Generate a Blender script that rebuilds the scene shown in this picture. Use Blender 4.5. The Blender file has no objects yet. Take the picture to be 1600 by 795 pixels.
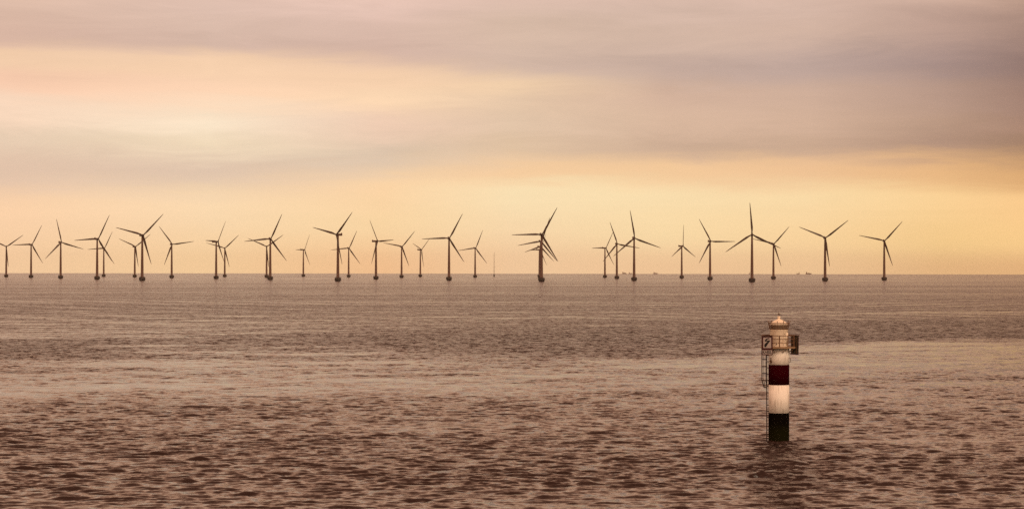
import bpy, bmesh, math, random
import numpy as np
from mathutils import Vector, Matrix

random.seed(7)
SC = bpy.context.scene
COL = SC.collection
R_EARTH = 7.43e6          # earth radius with ordinary refraction, metres
CAM_H = 17.0
F = 2930.0                # focal length in photo pixels (1600 wide)

def drop(x, y):
    return -(x * x + y * y) / (2 * R_EARTH)

# ------------------------------------------------------------------ camera
cam_d = bpy.data.cameras.new("camera")
cam = bpy.data.objects.new("camera", cam_d)
COL.objects.link(cam)
cam_d.sensor_width = 36.0
cam_d.lens = 36.0 * F / 1600.0
cam_d.clip_start = 0.5
cam_d.clip_end = 60000.0
pitch = math.atan2(397.5 - 421.2, F)            # negative = horizon below centre -> look up
roll = math.atan2(1.9, 1400.0)
cam.matrix_world = (Matrix.Translation((0, 0, CAM_H)) @
                    Matrix.Rotation(math.radians(90) - pitch, 4, 'X') @
                    Matrix.Rotation(roll, 4, 'Z'))
SC.camera = cam

# ------------------------------------------------------------------ view
SC.view_settings.view_transform = 'Standard'
SC.view_settings.look = 'None'
SC.view_settings.gamma = 1.0
SC.view_settings.use_curve_mapping = False
SC.view_settings.exposure = 0.0
SC.cycles.use_denoising = False
SC.cycles.denoiser = 'OPENIMAGEDENOISE'
SC.cycles.max_bounces = 6
SC.cycles.sample_clamp_indirect = 1.5
SC.cycles.volume_bounces = 1

# ------------------------------------------------------------------ sun (weak, wide: overcast evening)
SUN_AZ, SUN_EL = math.radians(148.0), math.radians(30.0)     # azimuth from +Y (view) clockwise
sun_d = bpy.data.lights.new("sun", 'SUN')
sun_d.energy = 1.1
sun_d.angle = math.radians(20.0)
sun_d.color = (1.0, 0.80, 0.58)
sun = bpy.data.objects.new("sun", sun_d)
COL.objects.link(sun)
sdir = Vector((math.sin(SUN_AZ) * math.cos(SUN_EL), math.cos(SUN_AZ) * math.cos(SUN_EL), math.sin(SUN_EL)))
sun.rotation_euler = (-sdir).to_track_quat('-Z', 'Y').to_euler()

def lin(c):
    f = lambda v: (v / 255.0) / 12.92 if v / 255.0 <= 0.04045 else ((v / 255.0 + 0.055) / 1.055) ** 2.4
    return (f(c[0]), f(c[1]), f(c[2]), 1.0)

# ------------------------------------------------------------------ world
world = bpy.data.worlds.new("World")
SC.world = world
world.use_nodes = True
nt = world.node_tree
for n in list(nt.nodes):
    nt.nodes.remove(n)

class G:
    """tiny node-graph helper"""
    def __init__(s, tree): s.t = tree
    def n(s, kind, **kw):
        nd = s.t.nodes.new(kind)
        for k, v in kw.items(): setattr(nd, k, v)
        return nd
    def put(s, sock, v):
        if isinstance(v, bpy.types.NodeSocket): s.t.links.new(v, sock)
        else: sock.default_value = v
    def m(s, op, a, b=0.0, c=None):
        nd = s.n('ShaderNodeMath', operation=op)
        s.put(nd.inputs[0], a); s.put(nd.inputs[1], b)
        if c is not None: s.put(nd.inputs[2], c)
        return nd.outputs[0]
    def rng(s, v, a, b, c=0.0, d=1.0, smooth=False):
        nd = s.n('ShaderNodeMapRange', interpolation_type='SMOOTHSTEP' if smooth else 'LINEAR')
        s.put(nd.inputs['Value'], v)
        for k, x in zip(('From Min', 'From Max', 'To Min', 'To Max'), (a, b, c, d)): s.put(nd.inputs[k], x)
        return nd.outputs['Result']
    def mix(s, f, a, b, blend='MIX'):
        nd = s.n('ShaderNodeMix', data_type='RGBA', blend_type=blend)
        s.put(nd.inputs[0], f); s.put(nd.inputs[6], a); s.put(nd.inputs[7], b)
        return nd.outputs[2]
    def xyz(s, v):
        nd = s.n('ShaderNodeSeparateXYZ'); s.put(nd.inputs[0], v); return nd.outputs
    def vec(s, x, y, z):
        nd = s.n('ShaderNodeCombineXYZ')
        for i, v in enumerate((x, y, z)): s.put(nd.inputs[i], v)
        return nd.outputs[0]
    def vm(s, op, a, b=(0, 0, 0)):
        nd = s.n('ShaderNodeVectorMath', operation=op)
        s.put(nd.inputs[0], a)
        if op == 'SCALE': s.put(nd.inputs['Scale'], b)
        else: s.put(nd.inputs[1], b)
        return nd.outputs[0]
    def noise(s, v, scale, detail=2.0, rough=0.5, col=False, dist=0.0):
        nd = s.n('ShaderNodeTexNoise')
        s.put(nd.inputs['Vector'], v)
        nd.inputs['Scale'].default_value = scale; nd.inputs['Detail'].default_value = detail
        nd.inputs['Roughness'].default_value = rough; nd.inputs['Distortion'].default_value = dist
        return nd.outputs['Color' if col else 'Fac']
    def ramp(s, f, stops, interp='EASE'):
        nd = s.n('ShaderNodeValToRGB'); cr = nd.color_ramp; cr.interpolation = interp
        while len(cr.elements) < len(stops): cr.elements.new(0.5)
        for e, (p, c) in zip(cr.elements, stops): e.position = p; e.color = c
        s.put(nd.inputs[0], f)
        return nd.outputs[0]

g = G(nt)
tc = g.n('ShaderNodeTexCoord').outputs['Generated']
dx, dy, dz = g.xyz(tc)
az = g.m('ARCTAN2', dx, dy)
hor = g.m('SQRT', g.m('ADD', g.m('MULTIPLY', dx, dx), g.m('MULTIPLY', dy, dy)))
el = g.m('ARCTAN2', dz, hor)                         # elevation, radians
u = g.m('MULTIPLY', az, F)                            # thousandths of sky arc, 0 = view axis
v = g.m('MULTIPLY', el, F)
# long thin cloud streaks: noise stretched along the horizon
strv = g.vec(g.m('MULTIPLY', dx, 1.0), g.m('MULTIPLY', dy, 1.0), g.m('MULTIPLY', dz, 9.0))
n1 = g.noise(strv, 5.0, 4.0, 0.55, dist=0.4)
n2 = g.noise(g.vm('ADD', g.vec(dx, dy, g.m('MULTIPLY', dz, 8.0)), (3.1, 7.7, 1.3)), 11.0, 6.0, 0.66, dist=0.9)
n3 = g.noise(g.vm('ADD', g.vec(dx, dy, g.m('MULTIPLY', dz, 7.0)), (8.1, 2.7, 5.3)), 3.2, 5.0, 0.6, dist=0.5)
warp = g.m('ADD', g.m('MULTIPLY', g.m('SUBTRACT', n1, 0.5), 50.0), g.m('MULTIPLY', g.m('SUBTRACT', n2, 0.5), 40.0))
fade = g.rng(v, 20.0, 130.0)                         # calm near the horizon
vw = g.m('ADD', v, g.m('MULTIPLY', warp, fade))
vy = g.m('DIVIDE', g.m('SUBTRACT', 431.0, vw), 450.0)   # 0 top of the low clouds, ~1 horizon
SKY = [
 (-760, [(0, (222, 187, 165)), (40, (221, 187, 167)), (80, (217, 182, 163)), (110, (242, 204, 170)), (145, (246, 202, 172)), (190, (253, 220, 192)), (232, (235, 208, 181)), (290, (229, 198, 173)), (345, (254, 213, 172)), (430, (254, 213, 167))]),
 (-470, [(0, (229, 197, 181)), (60, (219, 188, 171)), (84, (215, 184, 167)), (120, (248, 210, 175)), (155, (253, 213, 180)), (205, (253, 231, 202)), (240, (246, 223, 191)), (275, (226, 199, 175)), (335, (254, 221, 178)), (430, (254, 214, 162))]),
 (-200, [(0, (231, 197, 182)), (60, (218, 186, 170)), (94, (213, 181, 165)), (133, (246, 208, 173)), (162, (253, 217, 180)), (205, (243, 208, 182)), (258, (224, 199, 174)), (305, (254, 215, 168)), (360, (254, 218, 167)), (430, (252, 201, 149))]),
 (0, [(0, (225, 194, 178)), (60, (217, 188, 168)), (108, (213, 185, 167)), (138, (243, 209, 173)), (170, (231, 200, 170)), (205, (226, 197, 169)), (237, (225, 195, 164)), (283, (249, 208, 162)), (310, (254, 228, 182)), (430, (251, 210, 164))]),
 (240, [(0, (221, 191, 175)), (70, (213, 184, 166)), (118, (200, 173, 159)), (160, (211, 178, 156)), (200, (215, 182, 157)), (238, (207, 175, 150)), (274, (246, 204, 157)), (310, (254, 226, 177)), (370, (254, 223, 171)), (430, (249, 207, 159))]),
 (460, [(0, (219, 188, 172)), (60, (213, 182, 164)), (115, (192, 166, 155)), (160, (209, 176, 155)), (200, (211, 177, 153)), (242, (201, 168, 143)), (280, (241, 196, 150)), (320, (254, 222, 170)), (380, (254, 216, 161)), (430, (246, 204, 154))]),
 (660, [(0, (210, 176, 158)), (60, (192, 160, 145)), (122, (168, 142, 134)), (165, (184, 152, 135)), (205, (188, 154, 132)), (242, (181, 147, 126)), (278, (234, 185, 132)), (320, (254, 213, 153)), (390, (249, 207, 143)), (430, (234, 187, 132))]),
 (800, [(0, (192, 157, 137)), (60, (168, 137, 123)), (130, (148, 120, 111)), (180, (160, 127, 112)), (215, (168, 132, 112)), (244, (165, 130, 106)), (291, (223, 172, 117)), (330, (255, 206, 143)), (390, (256, 210, 143)), (430, (234, 184, 127))]),
]
colr = None
for i, (uu, stops) in enumerate(SKY):
    r = g.ramp(vy, [(min(1.0, (y + 0) / 450.0), lin(c)) for y, c in stops])
    colr = r if colr is None else g.mix(g.rng(u, SKY[i - 1][0], uu), colr, r)
# unseen sky above: mauve overcast, bright low band added for the sea's reflections
up = g.ramp(g.rng(el, 0.13, 1.5), [(0.0, lin((228,186,158))), (0.06, lin((255,201,163))), (0.20, lin((230,171,139))), (0.45, lin((184,134,109))), (1.0, lin((172,130,106)))], 'LINEAR')
up = g.mix(1.0, up, g.vm('SCALE', (1.0, 1.0, 1.0), g.rng(el, 0.12, 0.20, 1.0, 1.3, True)), 'MULTIPLY')
colr = g.mix(g.rng(v, 395.0, 520.0, smooth=True), colr, up)
colr = g.mix(1.0, colr, g.vm('SCALE', (1.0, 1.0, 1.0), g.rng(dy, 0.3, -0.6, 1.0, 1.5, True)), 'MULTIPLY')  # unseen sky behind the camera brightened to light the beacon's front
# streaky brightness inside the cloud
br = g.m('ADD', g.m('MULTIPLY', g.m('SUBTRACT', n2, 0.5), 0.22), g.m('MULTIPLY', g.m('SUBTRACT', n3, 0.5), 0.22))
br = g.m('ADD', 1.0, g.m('MULTIPLY', br, g.rng(v, 30.0, 220.0, 0.15, 1.0)))
colr = g.mix(1.0, colr, g.vec(br, br, br), 'MULTIPLY')
sky = g.n('ShaderNodeTexSky', sky_type='NISHITA', sun_disc=False, sun_elevation=SUN_EL, sun_rotation=SUN_AZ,
          dust_density=4.0)
bg_sky = g.n('ShaderNodeBackground'); g.put(bg_sky.inputs[0], sky.outputs[0]); bg_sky.inputs[1].default_value = 0.08
bg_cl = g.n('ShaderNodeBackground'); g.put(bg_cl.inputs[0], colr); bg_cl.inputs[1].default_value = 1.0
mx = g.n('ShaderNodeMixShader'); mx.inputs[0].default_value = 0.985    # cloud cover
nt.links.new(bg_sky.outputs[0], mx.inputs[1]); nt.links.new(bg_cl.outputs[0], mx.inputs[2])
wo = g.n('ShaderNodeOutputWorld'); nt.links.new(mx.outputs[0], wo.inputs[0])

# ------------------------------------------------------------------ helpers
def tag(o, label=None, cat=None, group=None, kind=None):
    for k, val in (('label', label), ('category', cat), ('group', group), ('kind', kind)):
        if val: o[k] = val
    return o

def empty(name, loc, rz=0.0):
    o = bpy.data.objects.new(name, None)
    o.location = loc; o.rotation_euler = (0, 0, rz); o.empty_display_size = 0.3
    COL.objects.link(o)
    return o

def obj(name, bm, mat, parent=None, smooth=False):
    me = bpy.data.meshes.new(name)
    bm.normal_update(); bm.to_mesh(me); bm.free()
    for mt in (mat if isinstance(mat, (list, tuple)) else [mat]): me.materials.append(mt)
    if smooth:
        for p in me.polygons: p.use_smooth = True
    o = bpy.data.objects.new(name, me)
    COL.objects.link(o)
    if parent: o.parent = parent
    return o

def box(bm, c, s, rot=None, mi=0, bev=0.0):
    r = bmesh.ops.create_cube(bm, size=1.0)
    vs = r['verts']
    M = Matrix.Translation(c) @ (rot.to_4x4() if rot else Matrix()) @ Matrix.Diagonal((s[0], s[1], s[2], 1))
    bmesh.ops.transform(bm, matrix=M, verts=vs)
    fs = {f for vv in vs for f in vv.link_faces}
    for f in fs: f.material_index = mi
    if bev: bmesh.ops.bevel(bm, geom=list({e for f in fs for e in f.edges}), offset=bev, segments=2, affect='EDGES')

def tube(bm, a, b, r, r2=None, n=8, mi=0):
    a, b = Vector(a), Vector(b); d = b - a
    if r2 is None: r2 = r
    q = d.to_track_quat('Z', 'Y').to_matrix().to_4x4()
    rr = bmesh.ops.create_cone(bm, cap_ends=True, segments=n, radius1=r, radius2=r2, depth=d.length)
    bmesh.ops.transform(bm, matrix=Matrix.Translation((a + b) / 2) @ q, verts=rr['verts'])
    for f in {f for vv in rr['verts'] for f in vv.link_faces}: f.material_index = mi

def lathe(bm, prof, n=32, a0=0.0, a1=2 * math.pi, mi=0, c=(0, 0, 0)):
    full = abs(a1 - a0 - 2 * math.pi) < 1e-6
    k = n if full else n + 1
    rings = []
    for r, z in prof:
        if r < 1e-6:
            rings.append([bm.verts.new((c[0], c[1], c[2] + z))]); continue
        rings.append([bm.verts.new((c[0] + r * math.cos(a0 + (a1 - a0) * i / n), c[1] + r * math.sin(a0 + (a1 - a0) * i / n), c[2] + z)) for i in range(k)])
    for A, B in zip(rings, rings[1:]):
        for i in range(n):
            j = (i + 1) % k
            if len(A) == 1 and len(B) == 1: continue
            if len(A) == 1: f = bm.faces.new((A[0], B[j], B[i]))
            elif len(B) == 1: f = bm.faces.new((A[i], A[j], B[0]))
            else: f = bm.faces.new((A[i], A[j], B[j], B[i]))
            f.material_index = mi; f.smooth = True

def torus(bm, r, rt, z, n=40, m=6, a0=0.0, a1=2 * math.pi, c=(0, 0)):
    full = abs(a1 - a0 - 2 * math.pi) < 1e-6
    k = n if full else n + 1
    rings = []
    for i in range(k):
        a = a0 + (a1 - a0) * i / n
        rings.append([bm.verts.new((c[0] + (r + rt * math.cos(2 * math.pi * j / m)) * math.cos(a),
                                    c[1] + (r + rt * math.cos(2 * math.pi * j / m)) * math.sin(a),
                                    z + rt * math.sin(2 * math.pi * j / m))) for j in range(m)])
    for i in range(n):
        A, B = rings[i], rings[(i + 1) % k]
        for j in range(m): bm.faces.new((A[j], B[j], B[(j + 1) % m], A[(j + 1) % m]))

def paint(name, col, rough=0.55, var=0.12, scale=3.0, streak=None, streak_amt=0.0, low=None, bump=0.01, metal=0.0, spec=0.25):
    """worn paint: cloudy tone variation, optional vertical rust or grime streaks, optional growth below a height"""
    m = bpy.data.materials.new(name); m.use_nodes = True
    t = m.node_tree; g = G(t); b = t.nodes['Principled BSDF']
    p = g.n('ShaderNodeTexCoord').outputs['Object']
    nz = g.noise(p, scale, 5.0, 0.6)
    k = g.rng(nz, 0.3, 0.7, 1.0 - var, 1.0 + var * 0.4)
    c = g.mix(1.0, (*col, 1.0), g.vec(k, k, k), 'MULTIPLY')
    if streak:
        sx, sy, sz = g.xyz(p)
        sv = g.vec(g.m('MULTIPLY', sx, 5.0), g.m('MULTIPLY', sy, 5.0), g.m('MULTIPLY', sz, 0.45))
        st = g.rng(g.noise(sv, 1.6, 6.0, 0.65), 0.50, 0.75, 0.0, streak_amt, True)
        c = g.mix(st, c, (*streak, 1.0))
    if low:
        sx, sy, sz = g.xyz(p)
        e = g.m('ADD', sz, g.m('MULTIPLY', g.m('SUBTRACT', g.noise(p, 4.0, 6.0, 0.7), 0.5), 1.1))
        c = g.mix(g.rng(e, low[1], low[2], 1.0, 0.0, True), c, (*low[0], 1.0))
    g.put(b.inputs['Base Color'], c)
    b.inputs['Roughness'].default_value = rough; b.inputs['Metallic'].default_value = metal; b.inputs['Specular IOR Level'].default_value = spec
    if bump:
        bn = g.n('ShaderNodeBump'); bn.inputs['Distance'].default_value = bump; bn.inputs['Strength'].default_value = 0.6
        g.put(bn.inputs['Height'], g.noise(p, scale * 8, 4.0, 0.6)); g.put(b.inputs['Normal'], bn.outputs[0])
    return m

# ------------------------------------------------------------------ sea: one curved sheet with real waves
rs = np.random.RandomState(11)
rad = [0.0, 20.0, 45.0, 70.0, 90.0, 105.0]
d = 115.0
while d < 2600: rad.append(d); d += 0.16 * (d / 150.0) ** 1.5 if d > 150 else 0.16
while d < 18000: rad.append(d); d *= 1.018
rad.append(18200.0)
rad = np.array(rad)
ang = [-math.pi]
a = -math.pi + 0.1
while a < -0.45: ang.append(a); a += 0.08
core = np.arange(-0.40, 0.4001, 0.00105)
fan = np.concatenate([np.array(ang), core, -np.array(ang[1:])[::-1]])
NR, NA = len(rad), len(fan)
Rg, Ag = np.meshgrid(rad, fan, indexing='ij')
X = Rg * np.sin(Ag); Y = Rg * np.cos(Ag)
dR = np.gradient(rad)[:, None]; dA = Rg * np.gradient(fan)[None, :]

def soft(x, y, lam, n, aniso, seed):
    """smooth random field in [-1,1]-ish, features lam metres deep and aniso times as long across"""
    r = np.random.RandomState(seed); o = np.zeros_like(x)
    for i in range(n):
        l = lam * 2 ** r.uniform(-0.8, 0.8); th = r.uniform(-1.2, 1.2)
        o += np.sin(2 * math.pi * (x * math.sin(th) / aniso + y * math.cos(th)) / l + r.uniform(0, 6.28))
    return o / math.sqrt(n / 2) / 1.6

LD = np.log(np.maximum(Rg, 50.0)) + 0.07 * soft(X, Y, 120.0, 10, 2.0, 5) + 0.04 * soft(X, Y, 30.0, 12, 2.5, 6)
px = np.tan(np.clip(Ag, -1.2, 1.2)) * F + 800.0
def D_of(py): return CAM_H * F / (py - 421.2)
def band(knots, wid, amp):
    """wind lane along a curve; knots (across, distance), width in log distance"""
    kx = [k[0] for k in knots]; ky = [math.log(D_of(k[1])) for k in knots]
    c = np.interp(px, kx, ky); w = np.interp(px, kx, [k[2] for k in knots])
    s = np.interp(px, kx, [k[3] for k in knots])
    return amp * s * np.exp(-((LD - c) / (wid * w)) ** 2)
chop = np.ones_like(X)
chop += band([(-200,546,1,1),(100,543,0.9,1),(250,537,0.8,0.7),(600,534,1.2,.75),(850,536,1.4,1),(1050,532,1.3,1),(1250,522,1,.9),(1420,511,.9,.9),(1700,503,.9,.8)], 0.15, 3.0)
chop -= band([(-200,619,1,1),(700,612,1,1),(900,585,1,.6),(1150,570,1,.4),(1700,560,1,.3)], 0.09, 0.50)
chop -= band([(-200,575,1,.4),(700,580,1,.3),(1300,590,1,.7),(1700,560,1,.6)], 0.10, 0.10)
chop += band([(-200,655,1,1),(500,650,1,.7),(900,650,1,.3),(1700,650,1,.3)], 0.13, 0.22)
chop -= band([(-200,500,1,1),(800,490,1,.9),(1100,490,1,1),(1700,480,1,.8)], 0.22, 0.0)
fine = lambda lam: np.clip(lam / (2.0 * dR) - 1.0, 0, 1)          # leave out what the sheet is too coarse to carry
far = 1.0 + 1.4 * np.clip((LD - math.log(210)) / 0.3, 0, 1)
chop += far * (fine(22) * 0.18 * soft(X, Y, 18.0, 16, 1.5, 8) + fine(7) * 0.13 * soft(X, Y, 7.0, 14, 1.0, 9))
chop += 0.08 + 0.16 * soft(X, Y, 60.0, 14, 3.0, 10) + 0.16 * soft(X, Y, 210.0, 14, 4.0, 12)
# tidal wake trailing off to the right behind the beacon: smooth boils beside rougher lanes
LX, LY = 26.7, 186.0
wx, wy = X - LX, Y - LY
wake = np.exp(-((wy - 1.0 - 0.03 * wx) / 2.0) ** 2) * np.clip((wx - 2.5) / 4, 0, 1) * np.exp(-np.maximum(wx, 0) / 45.0)
chop -= 1.0 * wake
chop += 0.7 * np.exp(-((wy + 4.5 - 0.05 * wx) / 1.7) ** 2) * np.clip((wx - 2) / 3, 0, 1) * np.exp(-np.maximum(wx, 0) / 20.0)
chop *= 0.97 + 1.6 * np.clip((LD - math.log(430)) / 0.5, 0, 1) - 0.95 * np.clip((LD - math.log(900)) / 1.3, 0, 1)
swell = 0.76 * np.clip(chop, 0.45, 1.5)
# added chop patches standing in for the beacon's dark reflection on the water
def dark_reflection(cx, cy, rx, ry, amp):
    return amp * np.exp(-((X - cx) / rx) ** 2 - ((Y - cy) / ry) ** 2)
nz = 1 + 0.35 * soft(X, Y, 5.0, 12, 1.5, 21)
chop += 4.2 * nz * (dark_reflection(26.3, 183, 1.5, 5, 1.4) + dark_reflection(25.0, 173, 1.2, 7, 0.9) + dark_reflection(22.9, 157, 2.1, 8, 1.3) + dark_reflection(21.0, 158, 1.3, 6, 0.7) + dark_reflection(20.0, 141, 1.4, 8, 0.8) + dark_reflection(30.5, 180, 2.5, 3, 0.5))
chop = np.clip(chop, 0.2, 5.0)

Z = np.zeros_like(X)
NW = 84
lams = np.exp(np.linspace(math.log(0.45), math.log(6.0), NW)) * rs.uniform(0.96, 1.04, NW)
for i, l in enumerate(lams):
    th = math.radians(-6) + rs.normal(0, 0.42)
    kx, ky = math.sin(th), math.cos(th)
    sp = np.abs(ky) * dR + np.abs(kx) * dA                       # grid spacing along the wave
    w = np.clip((l / np.maximum(sp, 1e-3) - 2.0) / 2.5, 0, 1)
    slope = 0.026 + 0.022 * math.exp(-(math.log(l / 1.2) / 0.45) ** 2) if l < 1.9 else 0.038 * (1.9 / l) ** 2.3
    ph = 2 * math.pi * (X * kx + Y * ky) / l + rs.uniform(0, 6.28)
    Z += w * slope * l / (2 * math.pi) * math.sqrt(2) * np.sin(ph)
Z *= swell
Z += 0.55 * Z * np.abs(Z) / 0.25 * 0.2
Z *= np.clip((Rg - 60) / 50, 0, 1)
Z -= (X * X + Y * Y) / (2 * R_EARTH)
co = np.stack([X, Y, Z], -1).astype(np.float32).reshape(-1, 3)
idx = np.arange(NR * NA).reshape(NR, NA)
q = np.stack([idx[:-1, :-1], idx[:-1, 1:], idx[1:, 1:], idx[1:, :-1]], -1)[..., ::-1].reshape(-1, 4)
me = bpy.data.meshes.new("sea")
me.vertices.add(len(co)); me.vertices.foreach_set("co", co.ravel())
me.loops.add(q.size); me.loops.foreach_set("vertex_index", q.ravel().astype(np.int32))
me.polygons.add(len(q)); me.polygons.foreach_set("loop_start", np.arange(0, q.size, 4, dtype=np.int32))
me.update(calc_edges=True)
me.polygons.foreach_set("use_smooth", np.ones(len(q), dtype=bool))
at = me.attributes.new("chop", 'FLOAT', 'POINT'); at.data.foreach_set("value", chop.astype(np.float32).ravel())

mw = bpy.data.materials.new("sea water"); mw.use_nodes = True
t = mw.node_tree; g = G(t); b = t.nodes['Principled BSDF']
geo = g.n('ShaderNodeNewGeometry'); P = geo.outputs['Position']; Nn = geo.outputs['Normal']
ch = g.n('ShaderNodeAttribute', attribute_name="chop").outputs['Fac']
Ps = g.vm('MULTIPLY', P, (0.75, 1.0, 0.6))
sA = g.vm('SUBTRACT', g.noise(Ps, 0.75, 4.0, 0.6, col=True, dist=0.3), (0.5, 0.5, 0.5))
sB = g.vm('SUBTRACT', g.noise(g.vm('ADD', Ps, (31.0, 7.0, 3.0)), 2.3, 3.0, 0.6, col=True), (0.5, 0.5, 0.5))
sl = g.vm('ADD', g.vm('MULTIPLY', sA, (0.7, 1.5, 0.0)), g.vm('MULTIPLY', sB, (0.6, 0.9, 0.0)))
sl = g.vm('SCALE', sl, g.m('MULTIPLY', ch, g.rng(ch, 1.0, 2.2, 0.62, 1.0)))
# wind waves lean: the face towards the camera is the steep one, more so where the chop is high
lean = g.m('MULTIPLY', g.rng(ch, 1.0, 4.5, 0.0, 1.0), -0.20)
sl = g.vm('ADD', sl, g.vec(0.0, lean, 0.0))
nn = g.vm('NORMALIZE', g.vm('ADD', Nn, sl))
g.put(b.inputs['Normal'], nn)
b.inputs['Base Color'].default_value = (0.020, 0.0085, 0.006, 1)
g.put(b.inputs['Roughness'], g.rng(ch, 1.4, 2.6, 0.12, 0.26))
b.inputs['IOR'].default_value = 1.333
me.materials.append(mw)
sea = bpy.data.objects.new("sea", me); COL.objects.link(sea)
tag(sea, "brown evening sea with short choppy waves and darker wind lanes", None, None, "structure")

# ------------------------------------------------------------------ haze
HZ = 18600.0
bm = bmesh.new(); box(bm, (0, 0, (160 - 27) / 2), (2 * HZ, 2 * HZ, 160 + 27))
mh = bpy.data.materials.new("haze air"); mh.use_nodes = True
t = mh.node_tree
for n in list(t.nodes): t.nodes.remove(n)
vo = t.nodes.new('ShaderNodeVolumePrincipled'); vo.inputs['Color'].default_value = (0.97, 0.90, 0.80, 1)
vo.inputs['Density'].default_value = 1.3e-5; vo.inputs['Anisotropy'].default_value = 0.3
oo = t.nodes.new('ShaderNodeOutputMaterial'); t.links.new(vo.outputs[0], oo.inputs['Volume'])
haze = obj("haze", bm, mh); tag(haze, "thin warm evening haze over the sea", None, None, "stuff")

# ------------------------------------------------------------------ wind turbines
m_tur = paint("shaded turbine", (0.10, 0.048, 0.031), 0.45, 0.06, 0.15, bump=0)  # light grey paint darkened to brown, backlit shade put into the colour
m_blade = paint("shaded blade", (0.055, 0.03, 0.02), 0.4, 0.04, 0.1, bump=0)  # darkened further, the blades' silhouette shade is in the colour
m_found = paint("wet foundation", (0.035, 0.026, 0.022), 0.7, 0.3, 0.4, bump=0.03)
HUB_H, RB = 68.5, 45.6

def blade_bm(phase):
    bm = bmesh.new(); rings = []
    st = [(0.8, 1.9, 1.9, 40), (2.5, 1.9, 1.85, 36), (5.5, 2.6, 1.3, 26), (9.5, 3.3, 0.8, 17), (15, 2.9, 0.58, 10),
          (22, 2.35, 0.42, 6), (30, 1.8, 0.30, 3), (38, 1.25, 0.2, 1), (43, 0.85, 0.12, 0), (45.2, 0.45, 0.06, 0), (RB, 0.12, 0.03, 0)]
    for r, c, th, tw in st:
        tw = math.radians(tw + 4); ring = []
        bend = -0.9 * (r / RB) ** 2 * 1.6
        for k in range(12):
            a = 2 * math.pi * k / 12
            xx = 0.5 * c * math.cos(a) + (0.15 * c if r > 4 else 0); yy = 0.5 * th * math.sin(a) * (1.0 if math.cos(a) < 0.2 or r < 4 else 0.55)
            ring.append(bm.verts.new((xx * math.cos(tw) - yy * math.sin(tw), xx * math.sin(tw) + yy * math.cos(tw) + bend, r)))
        rings.append(ring)
    for A, B in zip(rings, rings[1:]):
        for k in range(12): bm.faces.new((A[k], A[(k + 1) % 12], B[(k + 1) % 12], B[k])).smooth = True
    bm.faces.new(rings[-1]); bm.faces.new(rings[0][::-1])
    return bm

def make_turbine():
    root = empty("wind_turbine", (0, 0, 0))
    bm = bmesh.new()
    lathe(bm, [(3.5, -6), (3.5, 0.0), (4.3, 1.0), (4.75, 1.9), (4.75, 4.6), (4.4, 5.3), (2.9, 5.7), (0, 5.7)], 28)
    torus(bm, 4.6, 0.06, 6.3, 24, 5)
    for k in range(12):
        a = 2 * math.pi * k / 12; tube(bm, (4.55 * math.cos(a), 4.55 * math.sin(a), 5.1), (4.6 * math.cos(a), 4.6 * math.sin(a), 6.3), 0.05, n=5)
    obj("foundation", bm, m_found, root)
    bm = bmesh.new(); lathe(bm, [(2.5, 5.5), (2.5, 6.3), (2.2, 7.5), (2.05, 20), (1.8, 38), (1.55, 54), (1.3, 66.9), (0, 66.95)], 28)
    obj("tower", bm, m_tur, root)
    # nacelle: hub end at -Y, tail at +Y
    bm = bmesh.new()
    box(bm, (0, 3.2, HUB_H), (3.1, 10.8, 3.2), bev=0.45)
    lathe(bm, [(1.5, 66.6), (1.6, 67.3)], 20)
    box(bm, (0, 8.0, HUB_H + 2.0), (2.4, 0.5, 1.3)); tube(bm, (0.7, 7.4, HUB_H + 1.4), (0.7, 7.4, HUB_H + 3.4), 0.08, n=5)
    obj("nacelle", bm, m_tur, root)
    return root

TURBINES = [
    (9.8, 47.4, 0, 54),
    (48.6, 51.8, 29, 28),
    (94.8, 56.4, 22, 106),
    (151.8, 63.5, 28, 26),
    (162.1, 44.3, 26, 26),
    (210.6, 47.9, 28, 52),
    (222.2, 71.1, 22, 44),
    (268.3, 52.7, 16, 82),
    (337.8, 58.1, 58, 32),
    (351.2, 44.8, 0, 46),
    (416.6, 48.1, 0, 54),
    (422.3, 64.1, 12, 24),
    (474.0, 42.0, 58, 29),
    (528.0, 72.9, -40, 44),
    (544.8, 45.3, 16, 24),
    (587.5, 59.5, 52, 86),
    (627.5, 48.6, 20, 40),
    (656.8, 42.4, 56, 50),
    (701.6, 65.8, 8, 28),
    (742.4, 45.8, 22, 22),
    (846.2, 73.5, 12, 29),
    (844.8, 59.7, 18, 20),
    (843.8, 49.0, 34, 14),
    (842.7, 42.6, 54, 28),
    (945.2, 46.3, 42, 29),
    (963.8, 54.6, 14, 100),
    (990.8, 66.5, 12, 110),
    (1065.2, 50.4, 50, 0),
    (1109.5, 60.2, 20, 90),
    (1175.0, 74.5, 0, 116),
    (1208.5, 55.3, 18, 42),
    (1289.2, 67.6, 10, 52),
    (1381.6, 61.6, 8, 42),
]
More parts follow.
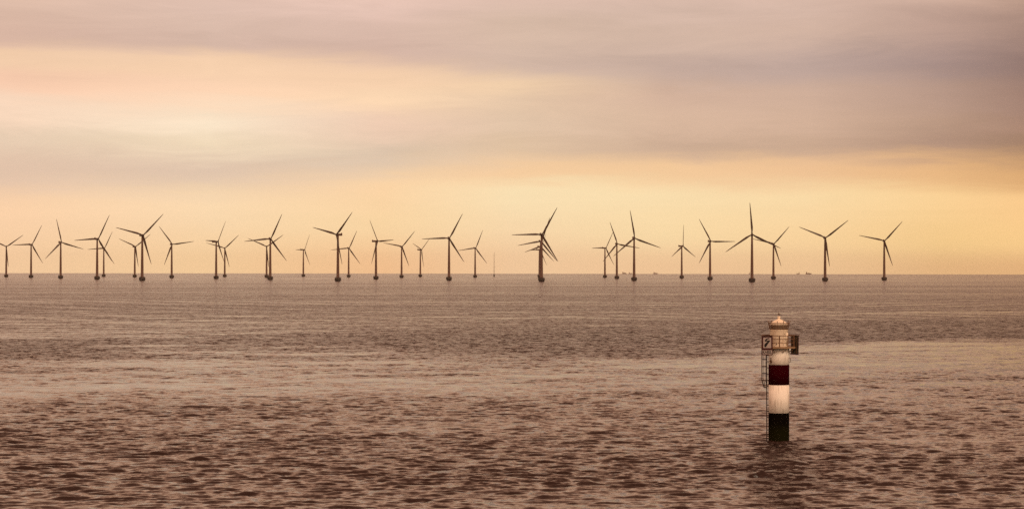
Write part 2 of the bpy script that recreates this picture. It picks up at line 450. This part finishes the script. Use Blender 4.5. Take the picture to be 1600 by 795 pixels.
LABELS = [
 "wind turbine at the left edge, one blade cut off by the frame",
 "lone wind turbine second from the left edge, with a level blade pointing left",
 "wind turbine third from left edge, one blade nearly upright and two hanging wide",
 "tall wind turbine fourth from the left edge, overlapping a small one on its right",
 "small far wind turbine just right of the fourth tower from the left edge",
 "small wind turbine close left of the big wide Y one in the left quarter",
 "big near wind turbine with blades in a wide Y, largest of the left quarter",
 "lone wind turbine right of the big wide Y one, with a level blade pointing right",
 "wind turbine with rotor nearly side-on, a smaller one close at its right",
 "small Y-bladed wind turbine close right of a taller one with nearly side-on rotor",
 "small wind turbine half hidden close left of the tall tower at the left third",
 "tall wind turbine at the left third, a smaller one half hidden at its left",
 "small narrow wind turbine standing alone between the two tall ones of the left half",
 "big near wind turbine whose nacelle tail juts out to the right",
 "small wind turbine just right of the big one whose nacelle tail juts right",
 "wind turbine left of centre with narrow side-on rotor, one blade level pointing right",
 "wind turbine whose left blade tip meets the level blade of its narrow-rotored neighbour",
 "tiny far wind turbine with narrow rotor, just left of the tall one before the centre",
 "tall wind turbine left of the centre with a long perfectly level blade pointing left",
 "smaller wind turbine standing between the tall level-bladed one and the thin mast",
 "nearest and highest of the four wind turbines in one line right of the centre",
 "second nearest of the four wind turbines in one line right of the centre",
 "third nearest of the four wind turbines in one line right of the centre",
 "farthest and lowest of the four wind turbines in one line right of the centre",
 "smallest and leftmost of three wind turbines with crossing blades, right of centre",
 "middle one of three wind turbines with crossing blades, right of centre",
 "tallest and rightmost of three wind turbines with crossing blades, right of centre",
 "small wind turbine standing alone with one thin blade straight up and two drooping",
 "wind turbine with a level right blade, just left of the tallest one",
 "tallest wind turbine, one blade straight up, just left above the banded beacon tower",
 "smaller wind turbine just right of the tallest one, its left blade crossing that rotor",
 "second wind turbine from the right, blades in a wide Y",
 "rightmost wind turbine of the whole row, standing alone",
]
proto = make_turbine()
proto_parts = list(proto.children)
hub_bm = bmesh.new(); lathe(hub_bm, [(0, -2.1), (0.7, -1.9), (1.25, -1.2), (1.55, -0.2), (1.6, 1.2), (1.3, 1.3), (0, 1.3)], 20)
bmesh.ops.rotate(hub_bm, verts=hub_bm.verts, cent=(0, 0, 0), matrix=Matrix.Rotation(math.radians(-90), 3, 'X'))
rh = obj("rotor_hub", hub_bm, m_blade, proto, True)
blades = []
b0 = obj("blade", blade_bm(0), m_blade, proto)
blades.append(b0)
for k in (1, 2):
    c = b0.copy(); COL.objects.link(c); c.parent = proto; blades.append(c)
HUBY = -3.9
def pose(hub, bl, ph):
    hub.location = (0, HUBY + 0.6, HUB_H)
    for k, o in enumerate(bl):
        o.location = (0, HUBY, HUB_H); o.rotation_euler = (0, ph + k * 2 * math.pi / 3, 0)
for i, (tx, h, yaw, ph) in enumerate(TURBINES):
    D = F * HUB_H / h; x = (tx - 800) / F * D; y = math.sqrt(max(D * D - 0, 1)); 
    if i == 0: r, hb, bl = proto, rh, blades
    else:
        r = proto.copy(); COL.objects.link(r)
        for p in proto_parts: c = p.copy(); COL.objects.link(c); c.parent = r
        hb = rh.copy(); COL.objects.link(hb); hb.parent = r
        bl = []
        for p in blades: c = p.copy(); COL.objects.link(c); c.parent = r; bl.append(c)
    r.location = (x, y, drop(x, y))
    view = -math.atan2(x, y)                      # yaw 0 faces the camera
    r.rotation_euler = (0, 0, view + math.radians(yaw))
    pose(hb, bl, math.radians(ph))
    tag(r, LABELS[i], "wind turbine", "wind turbines standing in the sea")

# ------------------------------------------------------------------ measuring mast
sM = 0.60; D = F / sM; x = (772.1 - 800) / sM
mm = empty("measuring_mast", (x, D, drop(x, D)))
bm = bmesh.new(); top = 64.0
def mc(k, z): w = 1.1 * (1 - z / top) + 0.35; a = 2 * math.pi * k / 3 + 0.5; return (w * math.cos(a), w * math.sin(a), z)
for k in range(3):
    tube(bm, mc(k, 6), mc(k, top), 0.16, 0.10, 5)
    z = 6.0
    while z < top - 3: tube(bm, mc(k, z), mc((k + 1) % 3, z + 3), 0.07, n=4); z += 3
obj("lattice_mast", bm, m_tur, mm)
bm = bmesh.new(); lathe(bm, [(1.6, -5), (1.6, 4.6), (2.6, 5.0), (2.6, 5.6), (0, 5.6)], 16)
for k in range(6):
    a = k * math.pi / 3; tube(bm, (2.5 * math.cos(a), 2.5 * math.sin(a), 5.5), (2.5 * math.cos(a), 2.5 * math.sin(a), 6.8), 0.06, n=4)
torus(bm, 2.5, 0.06, 6.8, 18, 4)
obj("platform", bm, m_found, mm)
bm = bmesh.new()
for z in (25, 40, 55): tube(bm, (-3, 0, z), (3, 0, z), 0.07, n=4); tube(bm, (-3, 0, z), (-3, 0, z + 0.9), 0.12, n=5); tube(bm, (3, 0, z), (3, 0, z + 0.9), 0.12, n=5)
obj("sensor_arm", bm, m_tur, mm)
tag(mm, "thin pale lattice measuring mast standing alone in the sea near the centre", "mast")

# ------------------------------------------------------------------ ships on the horizon
m_hull = paint("ship hull", (0.09, 0.04, 0.03), 0.6, 0.1, 0.3, bump=0)
m_sup = paint("ship superstructure", (0.22, 0.14, 0.11), 0.5, 0.1, 0.3, bump=0)
def ship(xpx, Dm, L, Hs, yaw, bridge_left, cargo, label):
    x = (xpx - 800) / F * Dm
    s = empty("cargo_ship", (x, Dm, drop(x, Dm)), math.radians(yaw))
    w = L * 0.17; fb = Hs * 0.28; sg = -1 if bridge_left else 1
    bm = bmesh.new(); secs = []
    for tt, ww, zz in ((-0.5, 0.75, 1.15), (-0.4, 0.95, 1.0), (0.0, 1.0, 0.92), (0.3, 0.95, 1.0), (0.43, 0.6, 1.25), (0.5, 0.06, 1.45)):
        X = -sg * tt * L
        rake = 0.0 if tt < 0.4 else -sg * (0.03 * L)
        secs.append([bm.verts.new((X + rake, -w / 2 * ww, fb * zz)), bm.verts.new((X + rake, w / 2 * ww, fb * zz)),
                     bm.verts.new((X, w / 2 * ww * 0.7, -3)), bm.verts.new((X, -w / 2 * ww * 0.7, -3))])
    for A, B in zip(secs, secs[1:]):
        for k in range(4): bm.faces.new((A[k], A[(k + 1) % 4], B[(k + 1) % 4], B[k]))
    bm.faces.new(secs[0][::-1]); bm.faces.new(secs[-1]); bmesh.ops.recalc_face_normals(bm, faces=bm.faces)
    obj("hull", bm, m_hull, s)
    bx = sg * L * 0.33
    bm = bmesh.new()
    box(bm, (bx, 0, fb + Hs * 0.15), (L * 0.2, w * 0.85, Hs * 0.32), bev=0.2)
    box(bm, (bx, 0, fb + Hs * 0.40), (L * 0.14, w * 0.8, Hs * 0.2), bev=0.2)
    box(bm, (bx, 0, fb + Hs * 0.54), (L * 0.10, w * 1.0, Hs * 0.1), bev=0.15)
    obj("deckhouse", bm, m_sup, s)
    bm = bmesh.new(); tube(bm, (bx + sg * L * 0.08, 0, fb), (bx + sg * L * 0.09, 0, fb + Hs * 0.58), L * 0.025, L * 0.02, 10); obj("funnel", bm, m_hull, s)
    bm = bmesh.new(); tube(bm, (bx, 0, fb + Hs * 0.5), (bx, 0, Hs), 0.25, 0.12, 6)
    tube(bm, (-sg * L * 0.36, 0, fb), (-sg * L * 0.36, 0, Hs * 0.62), 0.3, 0.15, 6); obj("mast", bm, m_sup, s)
    bm = bmesh.new()
    if cargo:
        for k in range(3): box(bm, (-sg * L * (-0.10 + 0.14 * k), 0, fb + Hs * 0.08), (L * 0.12, w * 0.75, Hs * (0.2 + 0.04 * (k % 2))), bev=0.1)
        obj("cargo_hatch", bm, m_hull, s)
    else:
        tube(bm, (0, 0, fb), (0, 0, fb + Hs * 0.4), 0.4, 0.3, 6); tube(bm, (0, 0, fb + Hs * 0.38), (-sg * L * 0.16, 0, fb + Hs * 0.55), 0.25, 0.15, 6)
        obj("deck_crane", bm, m_sup, s)
    tag(s, label, "ship", "ships along the horizon")
ship(975.5, 13500, 30, 17, 12, True, True, "dark ship on the horizon between the crossed turbines, left one of two close together")
ship(985.0, 14500, 27, 15, -10, True, False, "ship on the horizon hard against the left side of a tall turbine tower")
ship(1024.3, 14000, 33, 16, 6, True, True, "small reddish ship alone on the horizon, left of the small upright-bladed turbine")
ship(1171.0, 15500, 14, 18, 30, False, False, "tiny pale ship showing just left of the tallest turbine's tower")
ship(1247.0, 15600, 26, 17, 8, False, False, "faint pale ship on the horizon, just left of a darker one at the right")
ship(1263.3, 13500, 40, 19, -8, True, True, "dark ship on the horizon nearest the second turbine from the right")

# ------------------------------------------------------------------ beacon tower
m_white = paint("beacon white", (0.88, 0.83, 0.74), 0.5, 0.10, 1.3, streak=(0.24, 0.17, 0.11), streak_amt=1.0)
m_lant = paint("lantern white", (0.88, 0.77, 0.60), 0.45, 0.07, 2.0, streak=(0.36, 0.19, 0.08), streak_amt=0.5)
m_red = paint("beacon dark red", (0.026, 0.0008, 0.0025), 0.8, 0.2, 1.5, streak=(0.012, 0.0008, 0.001), streak_amt=0.5, bump=0, spec=0.0)
m_black = paint("beacon black", (0.004, 0.003, 0.002), 0.8, 0.25, 2.0, low=((0.009, 0.0085, 0.002), 0.7, 2.0), spec=0.0, bump=0)
m_rust = paint("rusty brown steel", (0.10, 0.045, 0.022), 0.7, 0.3, 6.0, streak=(0.03, 0.015, 0.01), streak_amt=0.6)
m_rail = paint("ochre railing", (0.15, 0.075, 0.035), 0.6, 0.35, 5.0, streak=(0.09, 0.04, 0.02), streak_amt=0.8)
m_deck = paint("gallery deck", (0.28, 0.18, 0.10), 0.6, 0.25, 3.0)
m_dark = paint("dark ladder steel", (0.028, 0.018, 0.014), 0.6, 0.2, 6.0)
m_grey = paint("crown netting steel", (0.22, 0.16, 0.11), 0.6, 0.3, 5.0)
m_sfr = paint("sign frame red", (0.045, 0.005, 0.006), 0.5, 0.2, 5.0)
m_swh = paint("sign face", (0.36, 0.31, 0.29), 0.5, 0.15, 5.0)
m_sbk = paint("sign black", (0.008, 0.006, 0.004), 0.5, 0.1, 5.0)
m_back = paint("sign back olive", (0.045, 0.038, 0.022), 0.6, 0.3, 4.0, streak=(0.12, 0.10, 0.06), streak_amt=0.5)
m_glass = bpy.data.materials.new("lens glass"); m_glass.use_nodes = True
bb = m_glass.node_tree.nodes['Principled BSDF']; bb.inputs['Base Color'].default_value = (0.5, 0.42, 0.3, 1); bb.inputs['Roughness'].default_value = 0.15; bb.inputs['Transmission Weight'].default_value = 0.5

LS = 15.6
BD = F / LS
BX = (1217.0 - 800) / LS
bc = tag(empty("beacon_tower", (BX, BD, drop(BX, BD)), -math.atan2(BX, BD)), "beacon tower banded white, dark red and black, standing alone in the near sea", "lighthouse")
RT = 1.03
def band_part(name, z0, z1, mat, r=RT):
    bm = bmesh.new()
    lathe(bm, [(r - 0.05, z0), (r, z0 + 0.004), (r, (z0 + z1) / 2), (r, z1 - 0.004), (r - 0.05, z1)], 64)
    return obj(name, bm, mat, bc)
bm = bmesh.new()
lathe(bm, [(RT, -3.0), (RT, 0.9), (RT, 2.74), (RT - 0.06, 2.745)], 64); torus(bm, RT, 0.03, 2.72, 56, 6)
obj("lower_shaft", bm, m_black, bc)
band_part("middle_shaft", 2.75, 5.55, m_white)
bm = bmesh.new(); lathe(bm, [(RT - .05, 5.552), (RT + .004, 5.556), (RT + .004, 7.55), (RT - .05, 7.555)], 64); torus(bm, RT, 0.028, 5.58, 56, 6)
obj("painted_band", bm, m_red, bc)
band_part("upper_shaft", 7.557, 9.20, m_white)
# gallery deck
bm = bmesh.new()
lathe(bm, [(0, 9.20), (1.78, 9.20), (1.80, 9.21), (1.80, 9.36), (1.76, 9.365), (0, 9.365)], 12)
for f in bm.faces: f.smooth = False
for k in range(8):
    a = math.pi / 8 + k * math.pi / 4; tube(bm, (1.0 * math.cos(a), 1.0 * math.sin(a), 8.75), (1.65 * math.cos(a), 1.65 * math.sin(a), 9.2), 0.035, n=6)
deck = obj("gallery_deck", bm, m_deck, bc)
# railing
bm = bmesh.new()
RR = 1.68
for z, rr in ((9.78, 0.032), (10.15, 0.032), (10.48, 0.042)): torus(bm, RR, rr, z, 48, 6)
for k in range(12):
    a = math.radians(-88 + 30 * k); p = (RR * math.cos(a), RR * math.sin(a))
    tube(bm, (*p, 9.33), (*p, 10.50), 0.045 if k % 2 else 0.06, n=8)
    box(bm, (p[0], p[1], 9.39), (0.12, 0.12, 0.03))
obj("railing", bm, m_rail, bc)
# lantern room with door, crown, dome
RL = 0.88
bm = bmesh.new(); lathe(bm, [(RL, 9.365), (RL, 10.98), (RL + 0.03, 11.0), (RL + 0.03, 11.04), (0, 11.045)], 48)
lan = obj("lantern_room", bm, m_lant, bc)
bm = bmesh.new()
lathe(bm, [(RL + 0.012, 9.50), (RL + 0.035, 9.50), (RL + 0.035, 10.75), (RL + 0.012, 10.75)], 10, math.radians(-38), math.radians(8))
obj("door", bm, m_lant, lan)
bm = bmesh.new(); rust_spots = [(-52, 10.62, .07), (-20, 9.9, .05), (-118, 9.75, .06), (-105, 9.62, .09), (-60, 9.55, .06)]
for a, z, s in rust_spots:
    a = math.radians(a); box(bm, ((RL + .012) * math.cos(a), (RL + .012) * math.sin(a), z), (0.03, s, s * 1.1), Matrix.Rotation(a, 3, 'Z'), bev=0.008)
obj("rust_spot", bm, m_rust, lan)  # rust specks, modelled as small raised blocks
# flared crown of bars and netting
bm = bmesh.new(); r0, r1, z0, z1 = 0.90, 1.07, 11.05, 11.72
torus(bm, r0, 0.03, z0 + 0.03, 48, 6); torus(bm, (r0 + r1) / 2, 0.015, (z0 + z1) / 2, 48, 5); torus(bm, r1, 0.03, z1, 48, 6)
for k in range(44):
    a = 2 * math.pi * k / 44; big = k % 4 == 0
    c_, s_ = math.cos(a), math.sin(a)
    ex = 0.20 if big else 0.0
    tube(bm, (r0 * c_, r0 * s_, z0), ((r1 + ex * 0.25) * c_, (r1 + ex * 0.25) * s_, z1 + ex), 0.026 if big else 0.014, n=6)
    if big: box(bm, ((r1 + 0.04) * c_, (r1 + 0.04) * s_, z1 + 0.16), (0.09, 0.09, 0.07), Matrix.Rotation(a, 3, 'Z'))
obj("crown_rail", bm, m_rail, bc)
bm = bmesh.new(); lathe(bm, [(0.80, 11.045), (0.80, 11.50)], 40)
obj("lens_band", bm, m_grey, bc)
bm = bmesh.new(); lathe(bm, [(0.86, 11.50), (0.90, 11.56), (0.80, 11.72), (0.60, 11.86), (0.38, 11.99), (0.20, 12.08), (0.10, 12.13), (0.09, 12.2), (0.15, 12.24), (0.17, 12.30), (0.13, 12.37), (0, 12.40)], 40)
obj("dome", bm, m_lant, bc)
bm = bmesh.new(); tube(bm, (0, 0, 12.38), (0, 0, 12.75), 0.025, n=6); lathe(bm, [(0, 12.52), (0.07, 12.55), (0.09, 12.6), (0.05, 12.66), (0, 12.67)], 12)
tube(bm, (-0.16, 0, 12.58), (0.16, 0, 12.58), 0.015, n=5)
obj("finial", bm, m_rust, bc)
# small fittings on the upper shaft
bm = bmesh.new(); a = math.radians(-140)
box(bm, (-0.80, -0.72, 7.86), (0.20, 0.10, 0.26), Matrix.Rotation(math.radians(-42), 3, 'Z'), bev=0.03); tube(bm, (-0.80, -0.73, 7.95), (-0.80, -0.73, 8.25), 0.03, n=6)
obj("mooring_bracket", bm, m_rust, bc)
bm = bmesh.new()
tube(bm, (0.99, -0.25, 8.18), (1.16, -0.25, 8.18), 0.025, n=6); tube(bm, (1.16, -0.25, 8.2), (1.16, -0.25, 7.82), 0.03, n=6); tube(bm, (0.99, -0.25, 7.84), (1.16, -0.25, 7.84), 0.025, n=6)
obj("side_handle", bm, m_rust, bc)
# ladder on the left side with a safety cage
bm = bmesh.new(); lx = -1.20
for yy in (-0.22, 0.22): box(bm, (lx, yy, 4.6), (0.10, 0.05, 9.9))
z = -0.2
while z < 9.3: tube(bm, (lx, -0.22, z), (lx, 0.22, z), 0.016, n=6); z += 0.30
z = 0.4
while z < 9.2:
    for yy in (-0.22, 0.22): tube(bm, (lx, yy, z), (-RT * math.cos(math.asin(0.22 / RT)) + 0.02, yy, z), 0.026, n=6)
    z += 0.62
lad = obj("ladder", bm, m_dark, bc)
bm = bmesh.new(); cx = lx - 0.18; cr = 0.33
def hoop(z, r, c):
    torus(bm, r, 0.034, z, 24, 6, math.radians(60), math.radians(300), (c, 0))
for z in (5.95, 6.65, 7.35, 8.05, 8.75): hoop(z, cr, cx)
hoop(5.25, 0.20, lx - 0.06)
for k in range(7):
    a = math.radians(75 + 35 * k)
    tube(bm, (cx + cr * math.cos(a), cr * math.sin(a), 5.95), (cx + cr * math.cos(a), cr * math.sin(a), 9.2), 0.026, n=6)
    tube(bm, (lx - 0.06 + 0.2 * math.cos(a), 0.2 * math.sin(a), 5.25), (cx + cr * math.cos(a), cr * math.sin(a), 5.95), 0.026, n=6)
obj("safety_cage", bm, m_dark, lad)

# signs: things of their own, fixed to the gallery rail
def sign(name, loc, rz, label):
    s = empty(name, loc, rz); W, Hh = 1.06, 1.32
    bm = bmesh.new(); t_ = 0.135
    for xx in (-1, 1): box(bm, (xx * (W - t_) / 2, 0, Hh / 2), (t_, 0.07, Hh))
    for zz in (t_ / 2, Hh - t_ / 2): box(bm, (0, 0, zz), (W - 2 * t_, 0.066, t_))
    obj("frame", bm, m_sfr, s)
    bm = bmesh.new(); box(bm, (0, 0.005, Hh / 2), (W - 2 * t_, 0.04, Hh - 2 * t_)); obj("panel", bm, m_swh, s)
    # lightning stroke
    pts = [(0.24, 1.08), (0.12, 1.13), (-0.10, 1.07), (-0.27, 0.86), (-0.20, 0.77), (0.02, 0.82), (-0.10, 0.66), (-0.27, 0.52), (-0.29, 0.24), (-0.12, 0.22),
           (0.00, 0.46), (0.10, 0.60), (0.27, 0.80), (0.26, 0.91), (0.02, 0.88), (-0.06, 0.93), (0.06, 1.02), (0.22, 1.03)]
    bm = bmesh.new(); f = bm.faces.new([bm.verts.new((p[0], -0.028, p[1])) for p in pts])
    r = bmesh.ops.extrude_face_region(bm, geom=[f]); bmesh.ops.translate(bm, verts=[q for q in r['geom'] if isinstance(q, bmesh.types.BMVert)], vec=(0, 0.02, 0))
    bmesh.ops.recalc_face_normals(bm, faces=bm.faces); obj("lightning_mark", bm, m_sbk, s)
    bm = bmesh.new(); box(bm, (-0.01, 0.03, Hh + 0.05), (W + 0.14, 0.32, 0.07), bev=0.02); obj("rain_hood", bm, m_rust, s)
    bm = bmesh.new(); z0, z1 = -0.56, -0.015
    box(bm, (0, 0.0, (z0 + z1) / 2), (W, 0.05, z1 - z0)); pf = obj("name_plate", bm, m_sfr, s)
    bm = bmesh.new(); box(bm, (0, -0.027, (z0 + z1) / 2 + 0.01), (W - 0.12, 0.01, z1 - z0 - 0.14)); obj("plate_face", bm, m_swh, pf)
    cu = bpy.data.curves.new("text", 'FONT'); cu.body = "KABEL"; cu.size = 0.40; cu.align_x = 'CENTER'; cu.align_y = 'CENTER'; cu.extrude = 0.004; cu.offset = 0.008
    to = bpy.data.objects.new("text", cu); COL.objects.link(to)
    bpy.context.view_layer.update()
    dg = bpy.context.evaluated_depsgraph_get(); tm = bpy.data.meshes.new_from_object(to.evaluated_get(dg))
    bpy.data.objects.remove(to)
    w_ = max(v.co.x for v in tm.vertices) - min(v.co.x for v in tm.vertices)
    tm.transform(Matrix.Translation((0, -0.037, (z0 + z1) / 2 + 0.01)) @ Matrix.Rotation(math.radians(90), 4, 'X') @ Matrix.Diagonal((0.86 / w_, 1.0, 1, 1)))
    tm.materials.clear(); tm.materials.append(m_sbk)
    lo = bpy.data.objects.new("lettering", tm); COL.objects.link(lo); lo.parent = pf
    bm = bmesh.new()
    box(bm, (0, 0.055, (Hh - 0.5) / 2), (W - 0.05, 0.03, Hh + 0.42)); obj("back_board", bm, m_back, s)
    bm = bmesh.new()
    for xx in (-0.3, 0.3): tube(bm, (xx, 0.09, 0.1), (xx, 0.34, 0.1), 0.03, n=6); tube(bm, (xx, 0.09, 1.0), (xx, 0.34, 1.0), 0.03, n=6); tube(bm, (xx, 0.08, -0.5), (xx, 0.08, 1.3), 0.03, n=6)
    obj("bracket", bm, m_rust, s)
    tag(s, label, "sign", "cable warning signs on the beacon gallery")
    return s
def on_beacon(x, y, z):
    a = bc.rotation_euler.z
    return (bc.location.x + x * math.cos(a) - y * math.sin(a), bc.location.y + x * math.sin(a) + y * math.cos(a), bc.location.z + z)
rz = bc.rotation_euler.z
sign("warning_sign", on_beacon(-1.14, -1.62, 9.13), rz, "red framed sign with black lightning stroke and KABEL plate, left side of the beacon gallery")
s2 = sign("warning_sign", on_beacon(1.58, -0.30, 9.13), rz + math.radians(132), "dark sign board seen from behind, on the right side of the beacon gallery")
